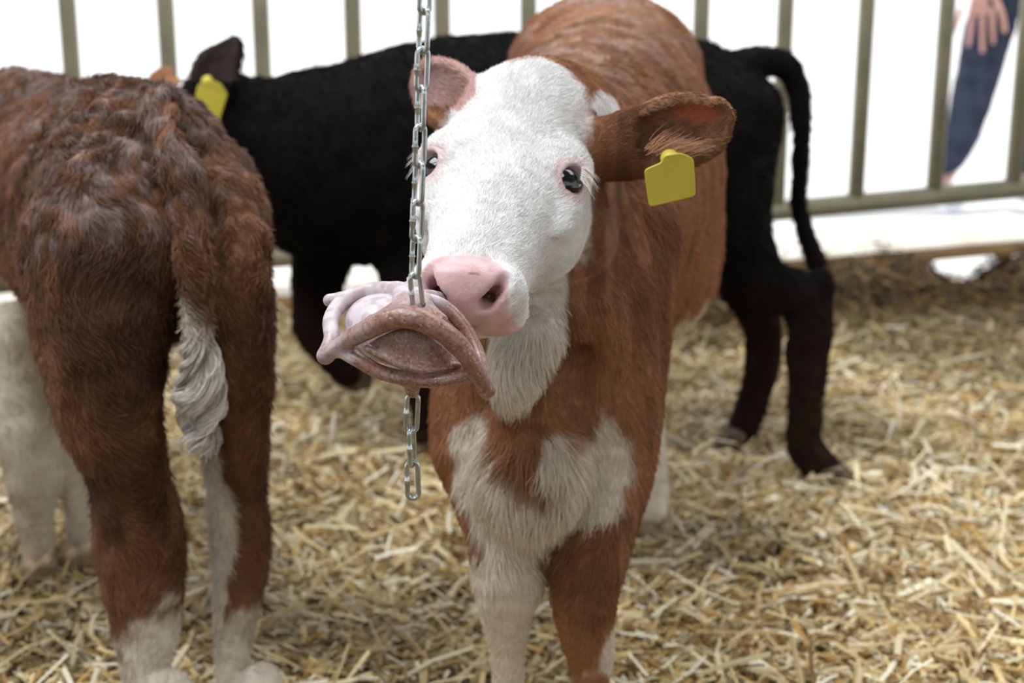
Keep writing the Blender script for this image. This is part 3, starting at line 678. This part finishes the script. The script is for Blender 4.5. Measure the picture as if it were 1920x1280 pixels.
# ================================================================== fourth calf, only its ear and white brow showing
S = Solid(); B4 = unit([.30, -.75, -.45]); x4 = unit(np.cross([0, 0, 1], B4)); R4 = np.stack([x4, np.cross(B4, x4), B4], 1)
O4 = P(337, 152, 3.05)
S.tube([(O4+A(-.02, .05, -.07), .05, .06), (O4+A(-.10, .12, -.13), .07, .09), (O4+A(-.21, .20, -.19), .11, .14), (O4+A(-.48, .30, -.20), .13, .16), (O4+A(-.72, .38, -.20), .11, .15)], side=(.35, .9, 0), k=.04)
head_solid(S, O4, R4, .9, detail=False)
S.tube([(O4+A(-.03, .02, -.03), .022, .018), (P(303, 160, 3.06), .032, .016), (P(312, 142, 3.06), .024, .013), (P(320, 130, 3.06), .008, .007)], side=(.8, 0, -.5), k=.012)
for dx, dy in ((-.24, .13), (-.20, .28), (-.70, .31), (-.66, .46)):
    p0 = O4+A(dx, dy, 0); S.tube([(A(p0[0], p0[1], .50), .05, .07), (A(p0[0], p0[1], .32), .032, .035), (A(p0[0], p0[1], .15), .02, .022), (A(p0[0], p0[1], .05), .023, .025)], k=.03)
V4, Q4 = S.mesh(.006); N4 = vnormals(V4, Q4)
def coat4(p, n=None):
    b = mix(A(.42, .20, .09), A(.30, .13, .06), vnoise(p, 12, 2.)); q = (p-O4)@R4
    w = (np.abs(q[:, 0]) < .085)*(q[:, 2] > -.03)*1.0
    e = (p[:, 2] > O4[2]-.02) & (p[:, 0] < O4[0]+.004); w = np.where(e, 0, w)
    return mix(b, WHITE, w)
calf4 = empty('calf', (O4[0]-.4, O4[1]+.25, 0), 'light brown calf with white brow, mostly hidden behind the muddy calf, small ear showing', 'calf')
mesh_obj('body', V4, Q4, M_SKIN, calf4, col=coat4(V4))
grow(V4, Q4, N4, coat4, lambda p, n: np.tile(A(-.2, .5, -.6), (len(p), 1)), lambda p: np.full(len(p), .010), lambda c, n: np.ones(len(c)), 25000, calf4, seed=9, rad=.0007)
for g in (-1, 1): eye(O4+(A(g*.071, -.046, .1345)*.9)@R4.T, .0145, calf4)
hoofs([((O4[0]+dx, O4[1]+dy, 0), (.9, -.35, 0)) for dx, dy in ((-.24, .13), (-.20, .28), (-.70, .31), (-.66, .46))], calf4, M_HOOF, h=.004)

# ================================================================== chew toy on its chain
TO = A(*P(768, 640, 1.125))
S = Solid()
tipL, tipR, tipB, tipC = P(610, 667, 1.100), P(912, 730, 1.075), P(618, 563, 1.205), P(885, 640, 1.185)
rad = .0068
def bar(pts, r0=rad, r1=rad, k=.004, n=4, side=(0, 0, 1)): S.tube([(p, r0, r1) for p in pts], k=k, n=n, side=side)
S.tube([(tipL, .0055, .0065), (P(680, 622, 1.083), .0080, .0090), (P(762, 594, 1.072), .0090, .0100), (P(845, 632, 1.068), .0080, .0090), (P(888, 685, 1.070), .0074, .0080), (tipR, .0068, .0075)], k=.004, n=5, side=(0, 0, 1))
# dome sheet from the front arch up to the hub
for t in np.linspace(0, 1, 6):
    a = P(700+130*t, 606-34*math.sin(math.pi*t)*.35, 1.083-.006*math.sin(math.pi*t)); b = P(752+45*t, 566, 1.118)
    S.tube([(a+A(0, .004, .002), .0042, .0042), ((a+b)/2+A(0, 0, .001), .0042, .0042), (b, .0045, .0045)], k=.006, n=2)
S.ball(P(772, 560, 1.122), (.016, .012, .0065), k=.006)
bar([tipL, P(622, 635, 1.112), P(620, 600, 1.135), P(640, 568, 1.158), P(680, 548, 1.168), P(730, 543, 1.158), P(768, 556, 1.128)], .0070, .0065)
bar([P(640, 566, 1.16), P(628, 562, 1.18), tipB], .004, .0045)
bar([P(772, 556, 1.13), P(825, 570, 1.132), P(865, 605, 1.122), P(893, 655, 1.108), P(905, 695, 1.09), tipR], .0058, .0055)
bar([tipB, P(680, 548, 1.205), P(745, 538, 1.18), P(780, 552, 1.135)], .0052, .005)
bar([P(780, 552, 1.135), P(835, 565, 1.185), tipC], .0052, .005)
bar([tipC, P(897, 670, 1.15), P(903, 690, 1.11)], .0050, .005)
# lower arcs
bar([P(640, 655, 1.098), P(668, 672, 1.088), P(715, 698, 1.083), P(772, 711, 1.080), P(830, 712, 1.078), P(878, 702, 1.075), P(900, 690, 1.078)], .0058, .0075)
bar([P(640, 655, 1.10), P(640, 640, 1.14), P(660, 630, 1.19), P(700, 640, 1.21)], .005, .006)
bar([P(700, 640, 1.21), P(800, 660, 1.21), tipC], .005, .006)
bar([P(700, 640, 1.21), P(740, 690, 1.15), P(772, 715, 1.09)], .0045, .005)
S.tube([(P(773, 700, 1.082), .0062, .0055), (P(773, 722, 1.084), .0060, .0055), (P(774, 734, 1.086), .0052, .005)], k=.006)
S.tube([(P(770, 690, 1.060), .0022, .0022), (P(770, 691, 1.10), .0022, .0022)], k=.001, sub=True)
S.tube([(P(792, 572, 1.09), .0012, .0022), (P(800, 572, 1.13), .0012, .0022)], k=.001, sub=True)
Vt, Qt = S.mesh(.0010)
def coat_toy(p, n=None):
    g = P(640, 560, 1.18)[0]; u = (p[:, 0]+.075)/.12
    f = sstep(.15, .75, u*.55+(vnoise(p, 60, 3.)-.5)*.5+sstep(1.135, 1.095, p[:, 1])*.75+sstep(-.062, -.048, p[:, 0])*.8)
    c = mix(A(.60, .52, .56), A(.25, .115, .085), f)
    c = mix(c, A(.33, .20, .17), sstep(.4, .7, vnoise(p, 160, 3.))*.5)
    c = mix(c, A(.13, .055, .035), sstep(.5, .75, vnoise(p, 520, 5.))*.7*f)
    c = mix(c, A(.60, .42, .25), (vnoise(p, 800, 8.) > .80)*f*.55)
    return c
toy = empty('hanging_chew_toy', TO, 'mauve plastic chew toy of curved arches, hanging on the chain below the white muzzle', 'animal toy')
Nt_ = vnormals(Vt, Qt)
f_top = None
mesh_obj('arched_frame', Vt, Qt, M_CORE, toy, col=coat_toy(Vt))
S = Solid(); S.ball(P(768, 632, 1.135), (.046, .042, .020), k=.004)
S.ball(P(762, 618, 1.140), (.040, .036, .022), k=.02); S.ball(P(712, 592, 1.150), (.026, .030, .017), k=.02)
Vi, Qi = S.mesh(.0010)
mesh_obj('inner_ball', Vi, Qi, M_CORE, toy, col=coat_toy(Vi))
# front leaf-shaped plate seen through the front window
a = []
top = [P(688+172*t, 652+33*t-46*math.sin(math.pi*t)**1.0*1.0, 1.087-.004*math.sin(math.pi*t)) for t in np.linspace(0, 1, 60)]
bot = [P(688+172*t, 652+33*t+22*math.sin(math.pi*t), 1.081-.010*math.sin(math.pi*t)) for t in np.linspace(0, 1, 60)]
S = Solid()
for p, q in zip(top[1:-1], bot[1:-1]): S.tube([(p, .0024, .0024), (q, .0024, .0024)], k=.0005, n=1)
S.tube([(p, .0024, .0022) for p in bot], k=.002, n=1)
Vi, Qi = S.mesh(.0008); mesh_obj('front_plate', Vi, Qi, M_CORE, toy, col=coat_toy(Vi))
S = Solid().ball(P(770, 691, 1.071), .0020, k=.0005); Vi, Qi = S.mesh(.0003); mesh_obj('bolt', Vi, Qi, M_STEEL, toy)

def link_mesh(half, wid, r, n=10, m=8):
    """closed oval chain link in its xz-plane, with a weld bead on one side"""
    path = []; hr = wid-r
    for i in range(n+1): a = math.pi*i/n; path.append((hr*math.cos(a), half-hr-r+hr*math.sin(a)))
    path += [(-hr, (half-hr-r)*t) for t in (.5, .09, .045, 0, -.045, -.09, -.5)]
    for i in range(n+1): a = math.pi+math.pi*i/n; path.append((hr*math.cos(a), -(half-hr-r)+hr*math.sin(a)))
    path += [(hr, (half-hr-r)*t) for t in (-.5, 0, .5)]
    V = []; K = len(path)
    for i, (x, z) in enumerate(path):
        tx, tz = path[(i+1) % K][0]-path[i-1][0], path[(i+1) % K][1]-path[i-1][1]; l = math.hypot(tx, tz); nx, nz = tz/l, -tx/l
        rr = r*(1.25 if (x < 0 and abs(z) < (half-hr-r)*.05) else 1)
        for j in range(m): a = math.tau*j/m; V.append((x+nx*rr*math.cos(a), rr*math.sin(a), z+nz*rr*math.cos(a)))
    Fc = [[i*m+j, ((i+1) % K)*m+j, ((i+1) % K)*m+(j+1) % m, i*m+(j+1) % m] for i in range(K) for j in range(m)]
    me = bpy.data.meshes.new('link'); me.from_pydata(V, [], Fc); me.update(); me.polygons.foreach_set('use_smooth', [True]*len(me.polygons)); me.materials.append(M_STEEL)
    return me
LM = link_mesh(.0180, .0066, .0021)
def chain(name, pts, label, first=0, angs=(40, -48), group=None):
    root = empty(name, pts[0], label, 'chain', group)
    d = [0]
    for a, b in zip(pts[:-1], pts[1:]): d.append(d[-1]+np.linalg.norm(b-a))
    k = 0; s = .0145; rr = random.Random(3)
    while s < d[-1]:
        i = max(j for j in range(len(d)-1) if d[j] <= s); t = (s-d[i])/(d[i+1]-d[i]); c = pts[i]*(1-t)+pts[i+1]*t; w = unit(pts[i+1]-pts[i])
        o = bpy.data.objects.new('link', LM); SC.collection.objects.link(o)
        an = math.radians(angs[(k+first) % 2]+rr.uniform(-8, 8))
        x = A(math.cos(an), math.sin(an), 0); x = unit(x-w*(x@w)); y = np.cross(w, x)
        Mx = Matrix(((x[0], y[0], w[0], c[0]), (x[1], y[1], w[1], c[1]), (x[2], y[2], w[2], c[2]), (0, 0, 0, 1)))
        o.parent = root; o.matrix_parent_inverse = Matrix.Translation(-root.location); o.matrix_basis = Mx
        s += .0289; k += 1
    return root
cp = [P(784, 581, 1.098), P(778, 520, 1.095), P(782, 420, 1.095), P(786, 320, 1.095), P(789, 200, 1.095), P(794, 60, 1.095)]
topd = unit(cp[-1]-cp[-2]); cp.append(cp[-1]+topd*((1.40-cp[-1][2])/topd[2]))
chain('hanging_chain', cp, 'long zinc plated steel chain hanging down past the calf\'s face to the toy', 0)
bp = [P(774, 742, 1.087), P(771, 800, 1.088), P(773, 880, 1.090), P(775, 930, 1.090)]
chain('tail_chain', bp, 'short loose end of steel chain of three links hanging below the toy', 0, angs=(12, 70))
# beam overhead that carries the chain
b0 = cp[-1]
bm = empty('overhead_pipe', (0, b0[1], 0), 'steel pipe across the pen above the calves that holds the chain', 'pipe')
cyl('pipe', (-2.6, b0[1], 1.42), (2.6, b0[1], 1.42), .024, M_GATE, bm)
for x in (-2.6, 2.6): cyl('upright', (x, b0[1], -.03), (x, b0[1], 1.46), .03, M_GATE, bm)

# ================================================================== onlooker beyond the gate
D = 6.0
per = empty('person', (2.1, D, -.03), 'person in dark blue jeans and pale shoes standing outside the gate, one hand hanging down', 'person')
footA, footB = P(1768, 372, D), P(1925, 368, D); footA[2] = footB[2] = .03
hipA, hipB = A(2.00, D, .92), A(2.19, D, .92)
kneeA, kneeB = P(1828, 165, D-.05), A(2.20, D-.04, .50)
S = Solid()
S.tube([(A(2.095, D, .93), .15, .10), (A(2.095, D, 1.10), .135, .09), (A(2.095, D+.01, 1.30), .165, .10), (A(2.095, D+.01, 1.42), .15, .085), (A(2.095, D, 1.48), .06, .06), (A(2.095, D-.01, 1.56), .052, .055)], k=.03)
S.ball((2.095, D-.02, 1.65), (.075, .095, .115), k=.03); S.ball((2.095, D-.115, 1.635), (.012, .018, .02), k=.015)
for g in (-1, 1): S.ball((2.095+g*.078, D-.01, 1.64), (.01, .02, .03), k=.008)
for h_, k_, f_ in ((hipA, kneeA, footA), (hipB, kneeB, footB)):
    S.tube([(h_, .075, .08), ((h_+k_)/2, .068, .07), (k_, .05, .055), ((k_*.45+f_*.55), .045, .048), (f_+A(0, .02, .05), .03, .035)], k=.04)
    S.tube([(f_+A(0, .03, .02), .03, .03), (f_+A(0, -.06, 0), .035, .025), (f_+A(0, -.14, -.005), .03, .018)], k=.02)
wr = P(1838, -28, D-.14); pm = P(1836, 10, D-.145)
S.tube([(A(1.93, D, 1.42), .05, .05), (A(1.90, D-.02, 1.20), .042, .042), (A(1.90, D-.06, 1.02), .035, .036), (wr, .026, .020)], k=.03)
S.tube([(A(2.26, D, 1.42), .05, .05), (A(2.30, D, 1.18), .042, .042), (A(2.31, D-.03, .98), .034, .034), (A(2.31, D-.05, .86), .026, .02), (A(2.31, D-.06, .78), .036, .018)], k=.03)
S.tube([(wr, .026, .019), (pm, .040, .018), (P(1835, 22, D-.148), .040, .016)], k=.015)
for i, (x0, x1, ln) in enumerate(((1802, 1788, 62), (1824, 1816, 84), (1842, 1842, 96), (1860, 1862, 80))):
    S.tube([(P(x0, 18, D-.148), .0115, .011), (P((x0+x1)/2, 18+(ln-18)*.5, D-.165), .0105, .010), (P(x1, ln, D-.150), .0085, .0085)], k=.005, side=(1, 0, 0))
S.tube([(P(1862, -10, D-.145), .013, .012), (P(1878, 25, D-.155), .012, .011), (P(1884, 58, D-.160), .010, .009)], k=.01)
for i, x in enumerate((2.285, 2.303, 2.321, 2.338)): S.tube([(A(x, D-.06, .75), .0095, .009), (A(x, D-.075, .70), .009, .009), (A(x, D-.065, .665+.008*abs(i-1.5)), .0075, .0075)], k=.005)
S.tube([(A(2.278, D-.06, .80), .012, .011), (A(2.262, D-.08, .74), .010, .009)], k=.008)
Vp, Qp = S.mesh(.0045); body_p = mesh_obj('body', Vp, Qp, M_HUMAN, per)
S = Solid()
for h_, k_, f_ in ((hipA, kneeA, footA), (hipB, kneeB, footB)):
    S.tube([(h_, .098, .105), ((h_+k_)/2, .098, .10), (k_, .088, .085), ((k_*.45+f_*.55), .066, .068), (f_+A(0, .02, .12), .052, .058)], k=.03)
S.tube([(A(2.095, D, .90), .17, .12), (A(2.095, D, 1.02), .16, .115)], k=.05)
Vj, Qj = S.mesh(.008); Vj += vnormals(Vj, Qj)*((vnoise(Vj, 18, 3.)-.5)*.014)[:, None]; mesh_obj('jeans', Vj, Qj, M_DENIM, per)
S = Solid()
S.tube([(A(2.095, D, .98), .17, .12), (A(2.095, D, 1.15), .155, .11), (A(2.095, D+.01, 1.32), .185, .12), (A(2.095, D+.01, 1.44), .15, .10)], k=.03)
S.tube([(A(1.93, D, 1.42), .066, .066), (A(1.90, D-.02, 1.20), .056, .056), (A(1.90, D-.06, 1.02), .05, .05)], k=.03)
S.tube([(A(2.26, D, 1.42), .066, .066), (A(2.30, D, 1.18), .056, .056), (A(2.31, D-.03, .98), .048, .048)], k=.03)
Vj, Qj = S.mesh(.008); mesh_obj('jacket', Vj, Qj, M_SHIRT, per)
for f_ in (footA, footB):
    S = Solid().tube([(f_+A(0, .05, .02), .042, .05), (f_+A(0, -.05, .005), .045, .042), (f_+A(0, -.16, -.005), .042, .032)], k=.01)
    Vj, Qj = S.mesh(.005); Vj[:, 2] = np.maximum(Vj[:, 2], -.028); mesh_obj('shoe', Vj, Qj, M_SHOE, per)
S = Solid().ball((2.095, D+.01, 1.69), (.088, .10, .10), k=.01); S.ball((2.095, D-.10, 1.60), (.08, .06, .09), k=.02, sub=True)
Vj, Qj = S.mesh(.006); mesh_obj('hair', Vj, Qj, M_HAIRP, per)
